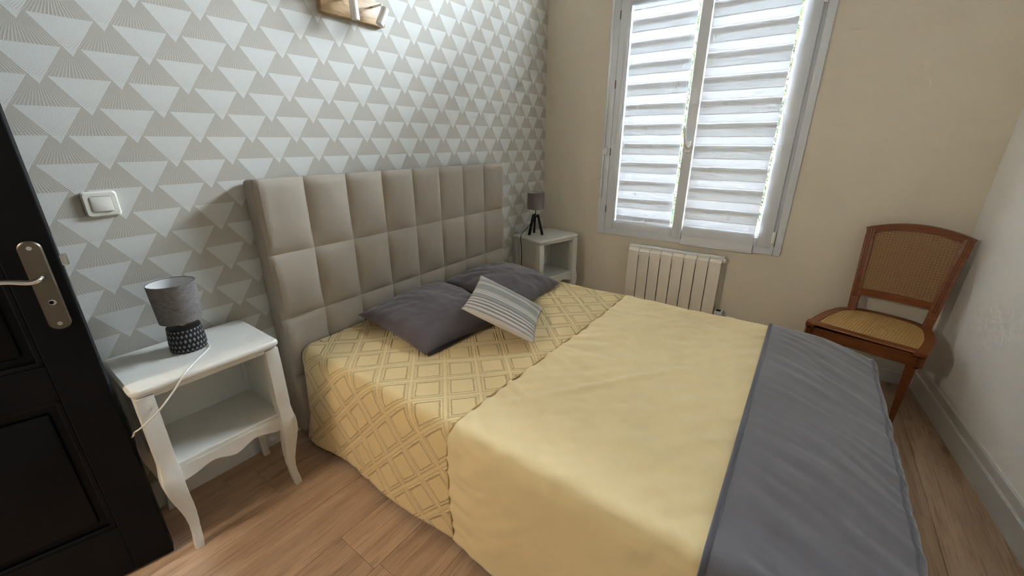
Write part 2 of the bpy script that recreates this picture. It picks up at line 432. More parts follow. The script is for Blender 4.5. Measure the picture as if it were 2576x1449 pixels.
# door lining
bm = bmesh.new()
bx(bm, (XL - .115, DY1 - .025, 0), (XL + .012, DY1 + .04, DZ + .03), .003); bx(bm, (XL - .115, DY0 - .04, 0), (XL + .012, DY0 + .025, DZ + .03), .003)
bx(bm, (XL - .115, DY0, DZ - .025), (XL + .012, DY1, DZ + .04), .003)
tag(obj('trim_1', bm, 'trim'), kind='structure')

# baseboards: tall plinth with a stepped moulding on top
def base_prof(h1=.100, h2=.148, t1=.016, t2=.009):
    return [(0, 0), (t1, 0), (t1, h1 - .006), (t1 - .004, h1), (t2, h1 + .002), (t2, h2 - .008), (t2 - .004, h2), (0, h2)]
bm = bmesh.new(); prism(bm, [(-a, b) for a, b in base_prof(.098, .108, .014, .010)], 'x', XL, XW)
tag(obj('baseboard_back', bm, 'trim'), kind='structure')
bm = bmesh.new(); prism(bm, [(XW - a, b) for a, b in base_prof(.075, .128)], 'y', 0, -2.46)
tag(obj('baseboard_right', bm, 'trim'), kind='structure')
bm = bmesh.new(); L = 3.6
nx, ny = -fw_d.y, fw_d.x
if ny < 0: nx, ny = -nx, -ny
def along(s, off, z):
    return (fw_a.x - .03 + fw_d.x * s + nx * off, fwy(fw_a.x - .03) + fw_d.y * s + ny * off, z)
pf = base_prof()
loops_loft(bm, [[along(s, a, z) for a, z in pf] for s in (0, 3.5)])
tag(obj('baseboard_front', bm, 'trim'), kind='structure')
bm = bmesh.new(); prism(bm, [(XL + a, b) for a, b in base_prof(.098, .108, .014, .010)], 'y', DY0 - .04, -2.82)
tag(obj('baseboard_left', bm, 'trim'), kind='structure')

# ------------------------------------------------------------------ window
win = empty('window_1', (XW, -1.09, .64)); tag(win, kind='structure')
def W(bm_lo, bm_hi): return tuple(Vector(bm_lo) - win.location), tuple(Vector(bm_hi) - win.location)
def wbox(bm, lo, hi, bev=.002): a, b = W(lo, hi); bx(bm, a, b, bev, 2)
FX = XW - .022
bm = bmesh.new()      # outer frame: flat cover trim plus a stepped rebate
for lo, hi in (((FX, -.555, .640), (XW + .07, -.492, 2.72)), ((FX, -1.690, .640), (XW + .07, -1.652, 2.72)), ((FX, -1.6515, .640), (XW + .07, -.5555, .700)), ((FX, -1.6515, 2.202), (XW + .07, -.5555, 2.222)), ((FX, -1.6515, 2.685), (XW + .07, -.5555, 2.72))):
    wbox(bm, lo, hi, .003)
wbox(bm, (XW - .004, -1.6515, .7005), (XW + .066, -1.600, 2.2), .002); wbox(bm, (XW - .004, -.5905, .7005), (XW + .066, -.5555, 2.2), .002)
bmt = bmesh.new(); wbox(bmt, (XW + .028, -1.65, 2.21), (XW + .034, -.55, 2.69), 0)
obj('added_top_pane', bmt, 'glass', win)  # clear pane added above the blinds, out of view, for extra skylight
obj('frame', bm, 'pvc', win, smooth='auto')
def sash(y_out, y_in, left):
    bm = bmesh.new(); X0, X1 = XW - .028, XW + .05
    st = .062; sa, sb = (.062, .026) if left else (.040, .075)
    for lo, hi in (((X0, y_out - sa, .682), (X1, y_out, 2.20)), ((X0, y_in, .682), (X1, y_in + sb, 2.20)),
                   ((X0, y_in + sb + .0004, .682), (X1, y_out - sa - .0004, .738)), ((X0, y_in + sb + .0004, 2.13), (X1, y_out - sa - .0004, 2.20))):
        wbox(bm, lo, hi, .004)
    s = obj('sash', bm, 'pvc', win, smooth='auto')
    bm = bmesh.new()   # glazing bead
    for lo, hi in (((X0 + .006, y_out - sa - .008, .738), (X1, y_out - sa, 2.13)), ((X0 + .006, y_in + sb, .738), (X1, y_in + sb + .008, 2.13)), ((X0 + .006, y_in + sb + .0085, .738), (X1, y_out - sa - .0085, .746))):
        wbox(bm, lo, hi, .002)
    obj('glazing_bead', bm, 'pvc', s, smooth='auto')
    bm = bmesh.new(); wbox(bm, (XW + .028, y_in + sb - .01, .72), (XW + .034, y_out - sa + .01, 2.15), 0)
    obj('pane', bm, 'glass', s)
    return s
sl = sash(-.558, -1.0775, True); sr = sash(-1.0785, -1.632, False)
bm = bmesh.new(); wbox(bm, (XW - .040, -1.112, .672), (XW - .026, -1.050, 2.21), .004)
obj('meeting_stile', bm, 'pvc', win, smooth='auto')
# handle
hd = obj('handle_plate', bmesh.new(), 'white_metal', win)
bm = bmesh.new(); wbox(bm, (XW - .050, -1.096, 1.225), (XW - .040, -1.066, 1.300), .004); bm.to_mesh(hd.data); bm.free()
bm = bmesh.new(); o = win.location
tube(bm, spline([Vector((XW - .045, -1.08, 1.262)) - o, Vector((XW - .075, -1.078, 1.262)) - o, Vector((XW - .088, -1.070, 1.29)) - o, Vector((XW - .088, -1.058, 1.375)) - o], 6), .009, 10)
obj('lever', bm, 'white_metal', hd, smooth=True)
# hinges
for y, z0, z1, x in ((-1.640, .700, .785, XW - .034), (-1.640, 1.95, 2.03, XW - .034)):
    bm = bmesh.new(); tube(bm, [Vector((x, y, z0 + .014)) - o, Vector((x, y, z1)) - o], .009, 12); tube(bm, [Vector((x, y, z0)) - o, Vector((x, y, z0 + .011)) - o], .009, 12)
    obj('hinge', bm, 'white_metal', win, smooth='auto')
for z in (.80, 1.20, 1.63, 2.03):
    bm = bmesh.new(); wbox(bm, (XW - .030, -.562, z), (XW - .020, -.555, z + .05), .002)
    obj('hinge_cover', bm, 'steel', win)

# ------------------------------------------------------------------ day-night blinds
def blind(name, x, y0, y1, zb, tops, hb, per, ztop, label, hem):
    t = empty(name, (x, (y0 + y1) / 2, zb)); o = t.location
    tag(t, label, 'blind')
    yl, yr = y0 - o.y, y1 - o.y
    share = {}
    def band(nm, za, zb_, mat, dx, curve):
        h = zb_ - za; key = (nm, round(h, 4))
        if key not in share:
            bm = bmesh.new(); n = 5
            loop = []
            for k in range(n + 1):
                s = k / n; loop.append((curve(s), h * s))
            loop += [(a + .0012, b) for a, b in loop[::-1]]
            prism(bm, loop, 'y', yl, yr) if False else None
            A = [bm.verts.new((p[0], yl, p[1])) for p in loop]; B = [bm.verts.new((p[0], yr, p[1])) for p in loop]
            m = len(loop)
            bm.faces.new(A); bm.faces.new(B[::-1])
            for i in range(m): bm.faces.new((A[i], A[(i + 1) % m], B[(i + 1) % m], B[i]))
            share[key] = obj(nm, bm, mat, t).data; ob = COL.objects[-1]
        else:
            ob = bpy.data.objects.new(nm, share[key]); COL.objects.link(ob); ob.parent = t
        ob.location = (dx, 0, za - o.z)
        return ob
    z = zb
    # light bands forward, dense bands set behind and leaning out toward their foot
    edges = []
    k = 0
    while tops + per * k < ztop:
        edges.append((tops + per * k - hb, tops + per * k)); k += 1
    prev = zb
    for a, b in edges:
        if a - prev > .004: band('dense_band', prev - .004, a + .004, 'band_solid', 0, lambda s: -.001 - .003 * (1 - s))
        if a - prev > .03: band('overlap_strip', a - .034, a - .002, 'band_back', .004, lambda s: 0)
        band('light_band', a, b, 'band_sheer', 0, lambda s: -.0052)
        prev = b
    if ztop - prev > .004: band('dense_band', prev - .004, ztop, 'band_solid', 0, lambda s: -.001)
    bm = bmesh.new(); bx(bm, (-.006, yl, -.008), (.003, yr, .004), .002); obj('bottom_bar', bm, 'pvc', t)
    for yy in (yl, yr):
        bm = bmesh.new(); tube(bm, [(-.002, yy - .003, -.003), (-.002, yy + .003, -.003)], .006, 10); obj('end_cap', bm, 'white_metal', t, smooth='auto')
    bm = bmesh.new(); tube(bm, [(-.012, yl, ztop - zb + .02), (-.012, yr, ztop - zb + .02)], .028, 16); obj('roller_cassette', bm, 'pvc', t, smooth='auto')
    return t
bl_r = blind('roller_blind', XW - .035, -1.118, -1.540, .646, .690, .050, .1268, 2.17, 'white striped roller blind hanging lower, over the right-hand sash', True)
bl_l = blind('roller_blind', XW - .006, -.634, -1.026, .742, .847, .053, .1226, 2.10, 'white striped roller blind set inside the left-hand sash', True)
# bead cord of the right blind with its holder, cord of the left one
for root, pts, kn in ((bl_r, [(XW - .045, -1.560, 2.15), (XW - .045, -1.548, 1.6), (XW - .045, -1.582, 1.27)], (-1.582, 1.255)), (bl_l, [(XW - .034, -.606, 2.08), (XW - .034, -.600, 1.6), (XW - .034, -.588, 1.28)], (-.586, 1.263))):
    q = root.location; bm = bmesh.new(); tube(bm, [p - q for p in spline([Vector(p) for p in pts], 6)], .0014, 6); obj('pull_cord', bm, 'cord_white', root, smooth=True)
    bm = bmesh.new(); tube(bm, [Vector((XW - .034, kn[0], kn[1])) - q, Vector((XW - .05, kn[0], kn[1])) - q], .008, 10); obj('cord_holder', bm, 'white_metal', root, smooth='auto')
# crank rod of the outside shutter
rod = empty('shutter_crank', (XW - .040, -.513, .905)); tag(rod, 'thin white crank rod hanging at the left edge of the window frame', 'crank rod')
bm = bmesh.new(); tube(bm, [(0, .002, 1.30), (0, 0, .335)], .0055, 8); obj('rod', bm, 'white_metal', rod, smooth=True)
bm = bmesh.new(); bx(bm, (-.006, -.006, .29), (.006, .006, .34), .002); obj('joint', bm, 'white_metal', rod)
bm = bmesh.new(); tube(bm, [(0, 0, .30), (0, .001, .13)], .005, 8); obj('crank_arm', bm, 'white_metal', rod, smooth=True)
bm = bmesh.new(); tube(bm, [(0, .001, .135), (0, .002, 0)], .0068, 8); obj('grip', bm, 'white_metal', rod, smooth=True)
bm = bmesh.new(); bx(bm, (.0, -.024, .30), (.022, -.006, .35), .003); obj('clip', bm, 'white_metal', rod)

# ------------------------------------------------------------------ outside
pd = bpy.data.lights.new('window_portal', 'AREA'); pd.shape = 'RECTANGLE'; pd.size = 1.12; pd.size_y = 2.02; pd.cycles.is_portal = True
po_ = bpy.data.objects.new('window_portal', pd); COL.objects.link(po_); po_.matrix_world = Matrix(((0, 0, 1, XW + .13), (1, 0, 0, -1.09), (0, 1, 0, 1.69), (0, 0, 0, 1)))
tag(obj('terrace', box((XW + .12, -12, -.5), (30, 12, -.425)), 'garden_wall'), 'unseen paved terrace outside, made pale to whiten the light', 'terrace', kind='structure')  # ground out of view, pale instead of lawn to keep green off the blinds
hedge = empty('garden_hedge', (5.2, -1.4, -.42)); tag(hedge, 'sunlit yellow-green hedge seen in the gaps beside the blinds', 'hedge')
bm = bmesh.new(); rg = random.Random(3)
for i in range(30000):
    p = Vector((rg.gauss(0, .28), rg.uniform(-3.2, 2.4), rg.uniform(.1, 3.3) ** 1.0))
    a = Vector((rg.gauss(0, 1), rg.gauss(0, 1), rg.gauss(0, 1))).normalized(); b = a.orthogonal().normalized(); c = a.cross(b)
    l = rg.uniform(.06, .12); ww = l * .42
    vs = [bm.verts.new(p + b * x * l + c * y * ww + a * zz * l * .1) for x, y, zz in ((-.5, 0, 0), (0, .5, 1), (.5, 0, 0), (0, -.5, 1))]
    bm.faces.new(vs)
lo = obj('foliage', bm, 'leaf', hedge); tag(lo, kind='stuff')
bm = bmesh.new()
for i in range(14):
    yy = -3 + i * .4
    tube(bm, [(0, yy, 0), (rg.gauss(0, .05), yy + rg.gauss(0, .05), 1.2), (rg.gauss(0, .1), yy + rg.gauss(0, .15), 2.8)], [.03, .022, .008], 7)
obj('stems', bm, 'bark', hedge)
tag(obj('garden_wall', box((3.9, -2.35, -.45), (4.05, -1.35, .55), .01), 'garden_wall'), 'pale rendered garden wall low outside the window', 'garden wall')

# ------------------------------------------------------------------ radiator
rad = empty('radiator', (2.30, -1.09, 0)); tag(rad, 'beige electric panel radiator with eight flat elements under the window', 'radiator')
ry0, ry1, n = -.783, -1.397, 8
wd = (ry0 - ry1) / n
first = None
for k in range(n):
    yc = ry0 - wd * (k + .5) + 1.09
    if first is None:
        bm = bmesh.new(); hw = wd / 2 - .0022
        bx(bm, (-.006, -hw, .115), (.006, hw, .565), .004, 2)
        bx(bm, (.006, -hw + .022, .12), (.062, -hw + .03, .56)); bx(bm, (.006, hw - .03, .12), (.062, hw - .022, .56))
        prism(bm, [(-.004, .56), (.016, .585), (.055, .585), (.060, .56)], 'y', -hw, hw)
        e = obj('element', bm, 'rad', rad, smooth='auto'); first = e.data
    else:
        e = bpy.data.objects.new('element', first); COL.objects.link(e); e.parent = rad
    e.location = (0, yc, 0)
bm = bmesh.new(); bx(bm, (.012, ry1 + 1.09 - .004, .583), (.060, ry0 + 1.09 + .004, .598), .004); obj('top_grille', bm, 'rad_top', rad, smooth='auto')
for k in range(7):
    yy = ry0 - wd * (k + 1) + 1.09
    bm = bmesh.new(); bx(bm, (.000, yy - .0035, .535), (.055, yy + .0035, .592), .001); obj('fin', bm, 'rad_top', rad)
for yy in (-.18, .18): obj('wall_bracket', box((.06, yy - .02, .20), (.086, yy + .02, .50)), 'rad', rad)
bm = bmesh.new(); tube(bm, [(.03, ry1 + 1.09, .572), (.03, ry1 + 1.09 - .016, .572)], .014, 12); obj('side_plug', bm, 'rad_top', rad, smooth='auto')
cb = obj('control_box', box((.01, ry1 + 1.09 - .050, .135), (.07, ry1 + 1.09 - .002, .232), .006), 'rad_top', rad, smooth='auto')
bm = bmesh.new(); bx(bm, (.014, ry1 + 1.09 - .040, .2315), (.05, ry1 + 1.09 - .012, .2335)); obj('display', bm, 'black', cb)

ou = empty('cable_outlet', (XW, -1.50, .16)); tag(ou, 'small white cable outlet low on the wall beside the radiator', 'outlet')
obj('plate', box((-.022, -.034, -.03), (0, .034, .030), .004), 'switch', ou, smooth='auto')
bm = bmesh.new(); tube(bm, [(-.011, .034, .005), (-.011, .075, .0)], .004, 8); obj('cable', bm, 'cord_white', ou, smooth=True)
# ------------------------------------------------------------------ light switch
sw = empty('light_switch', (-.2155, 0, 1.1155)); tag(sw, 'square cream light switch on the fan-patterned wallpaper', 'light switch')
bm = bmesh.new(); loops_loft(bm, [[(x, -z, y) for x, y, z in rrect(.0405 - i, .0375 - i, .008, zz)] for i, zz in ((0, 0), (0, .008), (.004, .012), (.013, .012), (.0145, .009))], True)
obj('plate', bm, 'switch', sw, smooth='auto')
bm = bmesh.new(); loops_loft(bm, [[(x, -z - .0035 * (x < 0) * 0 - (x + .02) * .1, y) for x, y, z in rrect(.0245 - i, .0225 - i, .003, zz)] for i, zz in ((0, .006), (0, .013), (.002, .0145))], True)
obj('rocker', bm, 'switch', sw, smooth='auto')

# ------------------------------------------------------------------ wall lamp
wl = empty('wall_spotlight', (.757, -.001, 1.80)); tag(wl, 'light oak wall bar with white cylindrical spotlights above the headboard', 'wall lamp')
obj('wood_bar', box((-.155, -.028, -.013), (.155, 0, .080), .003), 'light_wood', wl, smooth='auto')
def spot(p, d, L=.075):
    d = Vector(d).normalized(); p = Vector(p)
    bm = bmesh.new(); tube(bm, [Vector((p.x, -.028, p.z + .045)), Vector((p.x, p.y, p.z + .045)), p - d * .012], .0045, 8); a = obj('arm', bm, 'white_metal', wl, smooth='auto')
    bm = bmesh.new(); tube(bm, [p - d * L * .5, p - d * L * .48, p + d * L * .5], [.012, .017, .017], 20); s = obj('spot_head', bm, 'white_metal', wl, smooth='auto')
    bm = bmesh.new(); tube(bm, [p + d * L * .505, p + d * L * .51], .014, 20); obj('bulb', bm, 'shade_in', s)
spot((-.045, -.088, .008), (.10, .06, -1)); spot((.096, -.088, .010), (-.50, .12, -1)); spot((-.115, -.080, .075), (-.3, -.2, .4))

# ------------------------------------------------------------------ nightstands
def nightstand(label, loc, rz):
    t = empty('nightstand', loc, rz); tag(t, label, 'nightstand', 'matching white nightstands')
    H = .635; hx, hy = .205, .158
    bm = slab(hx, hy, .02, [(.016, H - .030), (.009, H - .026), (.007, H - .020), (.001, H - .016), (0, H - .010), (.002, H - .004), (.007, H)])
    obj('top', bm, 'white_furn', t, smooth='auto')
    lx, ly = hx - .029, hy - .027
    for sx in (-1, 1):
        for sy in (-1, 1):
            pts = [(sx * lx, sy * ly, H - .030), (sx * lx, sy * ly, .36), (sx * (lx + .003), sy * (ly + .004), .30), (sx * (lx + .001), sy * (ly + .004), .25),
                   (sx * (lx - .008), sy * (ly - .002), .18), (sx * (lx - .013), sy * (ly - .006), .12), (sx * (lx - .012), sy * (ly - .004), .06), (sx * (lx - .006), sy * (ly + .004), .0)]
            sp = spline(pts, 5)
            rr = []
            for p in sp:
                z = p.z
                rr.append(.0215 if z > .36 else .0215 + .004 * math.sin((.36 - z) / .14 * PI) if z > .22 else max(.0120, .0215 - (.22 - z) * .070))
            bm = bmesh.new(); tube(bm, sp, rr, up=(1, 0, 0), square=True)
            bmesh.ops.bevel(bm, geom=[e for e in bm.edges if abs((e.verts[0].co - e.verts[1].co).normalized().z) > .5], offset=.003, segments=2, profile=.5, affect='EDGES')
            obj('leg', bm, 'white_furn', t, smooth='auto')
    for sx in (-1, 1):
        obj('side_panel', box((sx * lx - .007, -ly + .012, .325), (sx * lx + .007, ly - .012, H - .028), .001), 'white_furn', t)
    obj('back_panel', box((-lx, ly - .008, .33), (lx, ly + .004, H - .028), .001), 'white_furn', t)
    obj('shelf', box((-lx - .004, -ly - .006, .325), (lx + .004, ly, .342), .003), 'white_furn', t)
    def ap(n=24, w=lx - .014, base=.285, dip=.030):
        up = [(-w, .327), (w, .327)]
        low = []
        for k in range(n + 1):
            s = -1 + 2 * k / n
            low.append((w * s, base + .018 * math.cos(s * PI * 2.0) * (-1) * (1 - abs(s)) + dip * .6 * (1 - (1 - abs(s)) ** .6) * (-1) + .004))
        return up + low[::-1]
    bm = bmesh.new(); prism(bm, ap(), 'y', -ly - .009, -ly + .006); obj('apron', bm, 'white_furn', t)
    bm = bmesh.new(); bx(bm, (-lx + .018, -ly - .010, H - .042), (lx - .018, -ly + .006, H - .028), .002); obj('front_rail', bm, 'white_furn', t)
    for sx in (-1, 1):
        bm = bmesh.new(); prism(bm, [(-ly + .014, .327), (ly - .014, .327), (ly - .014, .275), (ly * .5, .298), (-ly * .5, .298), (-ly + .014, .275)], 'x', sx * lx - .006, sx * lx + .006); obj('side_apron', bm, 'white_furn', t)
    return t
nl = nightstand('white nightstand with curved legs between the black door and the headboard', (-.140, -.180, 0), 0)
nr = nightstand('white nightstand in the far corner by the window wall', (2.106, -.196, 0), math.radians(-14.5))

# ------------------------------------------------------------------ lamps
def drum(t, r0, r1, z0, z1, mat):
    bm = bmesh.new(); lathe(bm, [(r0, z0), (r1, z1), (r1 - .0018, z1), (r0 - .0018, z0)], 48, closed=True); s = obj('shade', bm, mat, t, smooth='auto')
    bm = bmesh.new(); lathe(bm, [(r0 - .002, z0 + .002), (r1 - .002, z1 - .002), (r1 - .003, z1 - .002), (r0 - .003, z0 + .002)], 48, closed=True); obj('lining', bm, 'shade_in', s, smooth='auto')
    bm = bmesh.new()
    for a in range(3):
        tube(bm, [(0, 0, z0 + .02), (math.cos(a * 2.094) * (r0 - .002), math.sin(a * 2.094) * (r0 - .002), z0 + .012)], .0012, 6)
    obj('shade_spider', bm, 'white_metal', s)
    return s
lampL = empty('table_lamp', (-.142, -.150, .635)); tag(lampL, 'small lamp with woven dark pot base and grey drum shade', 'table lamp')
bm = bmesh.new(); lathe(bm, [(.049, .0), (.0515, .008), (.0515, .03), (.0495, .055), (.047, .078), (.0455, .083)], 48, uv=True); obj('base', bm, 'pot', lampL, smooth='auto')
bm = bmesh.new(); lathe(bm, [(.0001, .0), (.046, .0), (.046, .004), (.050, .005)], 40); obj('foot_disc', bm, 'black', lampL)
bm = bmesh.new(); lathe(bm, [(.0465, .080), (.0465, .084), (.042, .0855), (.0001, .0855)], 40); obj('base_lid', bm, 'black', lampL, smooth='auto')
bm = bmesh.new(); lathe(bm, [(.009, .085), (.009, .10), (.013, .104), (.013, .14), (.0001, .141)], 20); obj('socket', bm, 'white_metal', lampL, smooth='auto')
bm = bmesh.new(); lathe(bm, [(.010, .14), (.018, .165), (.020, .180), (.014, .196), (.0001, .202)], 20); obj('bulb', bm, 'shade_in', lampL, smooth=True)
drum(lampL, .0585, .0645, .106, .235, 'linen')
lo_ = lampL.location
cpts = [(-.098, -.172, .648), (-.098, -.190, .641), (-.108, -.215, .638), (-.155, -.268, .638), (-.20, -.322, .638), (-.222, -.343, .632), (-.255, -.352, .60), (-.305, -.353, .555), (-.346, -.340, .523), (-.3575, -.315, .505), (-.360, -.27, .47), (-.375, -.20, .42), (-.40, -.15, .30), (-.42, -.12, .05)]
bm = bmesh.new(); tube(bm, [p - lo_ for p in spline([Vector(c) for c in cpts], 6)], .0024, 8); obj('cord', bm, 'cord_white', lampL, smooth=True)

lampR = empty('table_lamp', (2.052, -.140, .6365)); tag(lampR, 'small lamp on black wooden tripod with taupe drum shade', 'table lamp')
for k in range(3):
    a = math.radians(-62 + 120 * k) + math.radians(-16)
    c, s = math.cos(a), math.sin(a)
    bm = bmesh.new(); tube(bm, [(c * .058, s * .058, 0), (c * .018, s * .018, .150)], .0075, up=(-s, c, 0), square=True); obj('leg', bm, 'black', lampR)
bm = bmesh.new(); lathe(bm, [(.0001, .128), (.014, .128), (.014, .140), (.0001, .140)], 20); obj('hub', bm, 'black', lampR, smooth='auto')
bm = bmesh.new(); tube(bm, [(0, 0, .138), (0, 0, .200)], .004, 10); obj('stem', bm, 'steel', lampR, smooth=True)
bm = bmesh.new(); lathe(bm, [(.012, .20), (.012, .235), (.018, .25), (.018, .27), (.0001, .285)], 20); obj('bulb_holder', bm, 'shade_in', lampR, smooth=True)
drum(lampR, .062, .062, .190, .308, 'linen_smooth')
q = lampR.location
bm = bmesh.new(); tube(bm, [p - q for p in spline([Vector(c) for c in ((2.045, -.140, .765), (2.012, -.118, .715), (1.985, -.110, .690), (1.940, -.100, .655), (1.905, -.110, .636), (1.882, -.130, .58), (1.873, -.140, .50), (1.868, -.14, .42), (1.866, -.14, .2))], 6)], .0028, 8); obj('cord', bm, 'black', lampR, smooth=True)

# ------------------------------------------------------------------ bed and headboard
bed = empty('bed', (.935, -1.07, 0)); tag(bed, 'double bed with tall taupe buttoned headboard', 'bed')
bo = bed.location
HX0, HX1, HZ1 = .182, 1.692, 1.165
hb = obj('headboard', box(Vector((HX0, -.100, .03)) - bo, Vector((HX1, -.006, HZ1 - .004)) - bo, .018, 3), 'headboard', bed, smooth='auto')
cx_ = [HX0] + [.372 + .1885 * k for k in range(7)] + [HX1]
cz_ = [.05, .325, .600, .873, HZ1]
for i in range(8):
    for j in range(4):
        xa, xb, za, zb = cx_[i], cx_[i + 1], cz_[j], cz_[j + 1]
        def e(s, lo_open, hi_open):
            if lo_open and s < .5: d = s * 2.0; return (1 - (1 - min(1, d / .30)) ** 2) ** .8 * .999
            if hi_open and s > .5: d = (1 - s) * 2.0; return (1 - (1 - min(1, d / .30)) ** 2) ** .8 * .999
            return max(0.0, math.sin(PI * s))
        rgk = random.Random(i * 7 + j)
        amp = (.019 if j == 3 else .025) + .004 * rgk.random()
        def fn(u, v):
            eu, ev = e(u, i == 0, i == 7), e(v, j == 0, j == 3)
            b = amp * (eu ** .62) * (ev ** .55)
            pin = .010 * (1 - (1 - min(1, math.hypot((u if u < .5 else 1 - u) * (xb - xa), (v if v < .5 else 1 - v) * (zb - za)) / .05)) ** 2) - .010
            x = xa + (xb - xa) * u; z = za + (zb - za) * v
            wr = .0012 * noise.noise(Vector((x * 28, 3, z * 14)))
            return Vector((x, -.1005 - b - pin * 0 - max(0, pin + .0) + wr * eu * ev, z)) - bo
        bm = bmesh.new(); surf(bm, 16, 16, fn)
        be = [ed for ed in bm.edges if len(ed.link_faces) == 1]
        ret = bmesh.ops.extrude_edge_only(bm, edges=be)
        for v in ret['geom']:
            if isinstance(v, bmesh.types.BMVert): v.co.y = -.094 - bo.y
        obj('panel', bm, 'headboard', hb, smooth='auto')
obj('mattress', box(Vector((.235, -2.06, .26)) - bo, Vector((1.625, -.13, .445)) - bo, .03, 3), 'mattress', bed, smooth='auto')
obj('bed_base', box(Vector((.25, -2.04, .12)) - bo, Vector((1.61, -.125, .26)) - bo, .01), 'bedbase', bed)
for x in (.32, 1.54):
    for y in (-.25, -1.95):
        bm = bmesh.new(); tube(bm, [Vector((x, y, 0)) - bo, Vector((x, y, .12)) - bo], .025, 14); obj('leg', bm, 'black', bed, smooth='auto')

# ------------------------------------------------------------------ bedspread
TZ, RR = .474, .055
XA, XB = .200, 1.662
ARC = RR * PI / 2
SIDE = .385
TOT = SIDE * 2 + ARC * 2 + (XB - XA - 2 * RR)
def prof(s, xb=XB, lift=0.0, side=SIDE):
    """arc length along the cover's cross-section -> (x, z, nx, nz), s = 0 at left hem"""
    if s < side:
        k = 1 - s / side
        return XA - .018 * k - lift, TZ - RR - side + s, -1, 0
    s -= side
    if s < ARC:
        a = s / RR
        return XA + RR - (RR + lift) * math.cos(a), TZ - RR + (RR + lift) * math.sin(a), -math.cos(a), math.sin(a)
    s -= ARC
    top = XB - XA - 2 * RR
    if s < top:
        f = s / top; xx = XA + RR + s * (xb - XA - 2 * RR) / top
        return xx, TZ + lift, 0, 1
    s -= top
    if s < ARC:
        a = s / RR
        return xb - RR + (RR + lift) * math.sin(a), TZ - RR + (RR + lift) * math.cos(a), math.sin(a), math.cos(a)
    s -= ARC
    k = s / side
    return xb + .012 * k + lift, TZ - RR - s, 1, 0
def nz(x, y, z, sc): return noise.noise(Vector((x * sc, y * sc, z * sc)))
def wr_top(x, y):
    return .006 * nz(x, y, 1.3, 3.0) + .0025 * nz(x, y, 7.1, 9.0)
def spread_pt(s, y, plainp):
    x, z, nx, nz_ = prof(s, XB - .158 * max(0, (-1.737 - y) / .375) ** 2.6)
    u = s - SIDE
    d = wr_top(u, y)
    if plainp:
        near = math.exp(-max(0, (-1.02 - y)) / .16)
        d += .0100 * near * max(-.4, noise.noise(Vector((u * 26 + 2.5 * noise.noise(Vector((u * 3, y * 4, 0))), y * 4.0, 4.2))))
        d += .0045 * noise.noise(Vector(((u - y) * 5, (u + y) * 16, 9.0)))
        d += .0015 * noise.noise(Vector((u * 30, y * 30, 2.0)))
        # one long soft crease lying askew
        q_ = (y + 1.30) + (u - .55) * .75
        d += .010 * math.exp(-(q_ / .022) ** 2) * max(0, 1 - ((u - .55) / .30) ** 2)
    side = max(0.0, 1 - s / (SIDE + ARC * .5)) if s < SIDE + ARC else max(0.0, 1 - (TOT - s) / (SIDE + ARC * .5))
    fold = .010 * side * math.sin(y * 15 + 1.2 * math.sin(y * 5)) + .012 * side * noise.noise(Vector((y * 4, z * 3, 5)))
    crump = .016 * math.exp(-((y + .53) / .07) ** 2) * side * noise.noise(Vector((y * 32, z * 20, 1)))
    d += fold + crump
    hem = .008 * noise.noise(Vector((y * 22, 0, 3))) + .02 * noise.noise(Vector((y * 3.2, 8, 3)))
    k = 1 - s / SIDE if s < SIDE else 0
    # head end pulls in at the corner
    if y > -.22:
        c = (y + .22) / .09
        if s < SIDE + ARC * 1.5: x += .020 * max(0, c) ** 2 * (1 if s > SIDE * .3 else s / (SIDE * .3))
    return Vector((x + nx * d, y, z + nz_ * d + hem * k * .6))
spread = empty('bedspread', (.935, -1.07, 0)); tag(spread, 'ochre yellow plush bedspread with a lattice-tufted head panel', 'bedspread')
so = spread.location
YS = -1.022; YH = -.132; YF = -2.070
def seam_y(s):
    return YS + .012 * math.sin(s * 3.1)
def mk(ya, yb, plainp, nm, mat, nu, nv):
    bm = bmesh.new()
    f = lambda a, b: (TOT * a, (ya if not callable(ya) else ya(TOT * a)) * (1 - b) + (yb if not callable(yb) else yb(TOT * a)) * b)
    surf(bm, nu, nv, lambda a, b: spread_pt(*f(a, b), plainp) - so, lambda a, b: (f(a, b)[0] - SIDE - ARC + RR + XA, f(a, b)[1]))
    ob = obj(nm, bm, mat, spread, smooth=True)
    md = ob.modifiers.new('thick', 'SOLIDIFY'); md.thickness = .006; md.offset = -1
    return ob
mk(YH, seam_y, False, 'tufted_panel', 'tufted', 230, 90)
mk(seam_y, YF, True, 'plain_panel', 'yellow', 250, 130)
bm = bmesh.new()
tube(bm, [spread_pt(TOT * k / 160, seam_y(TOT * k / 160), False) - so + Vector((0, 0, .0)) for k in range(161)], .0022, 6); obj('seam_piping', bm, fabric('ochre_seam', (186, 148, 84), .05), spread, smooth=True)
# foot drop of the bedspread
bm = bmesh.new()
surf(bm, 60, 14, lambda a, b: Vector((XA + .02 + (XB - XA - .16) * a, YF - .012 * math.sin(min(1, b * 4) * PI / 2) - .006 * math.sin(a * 40) * b, TZ - .012 - b * .40)) - so)
obj('foot_drop', bm, 'yellow', spread, smooth=True)

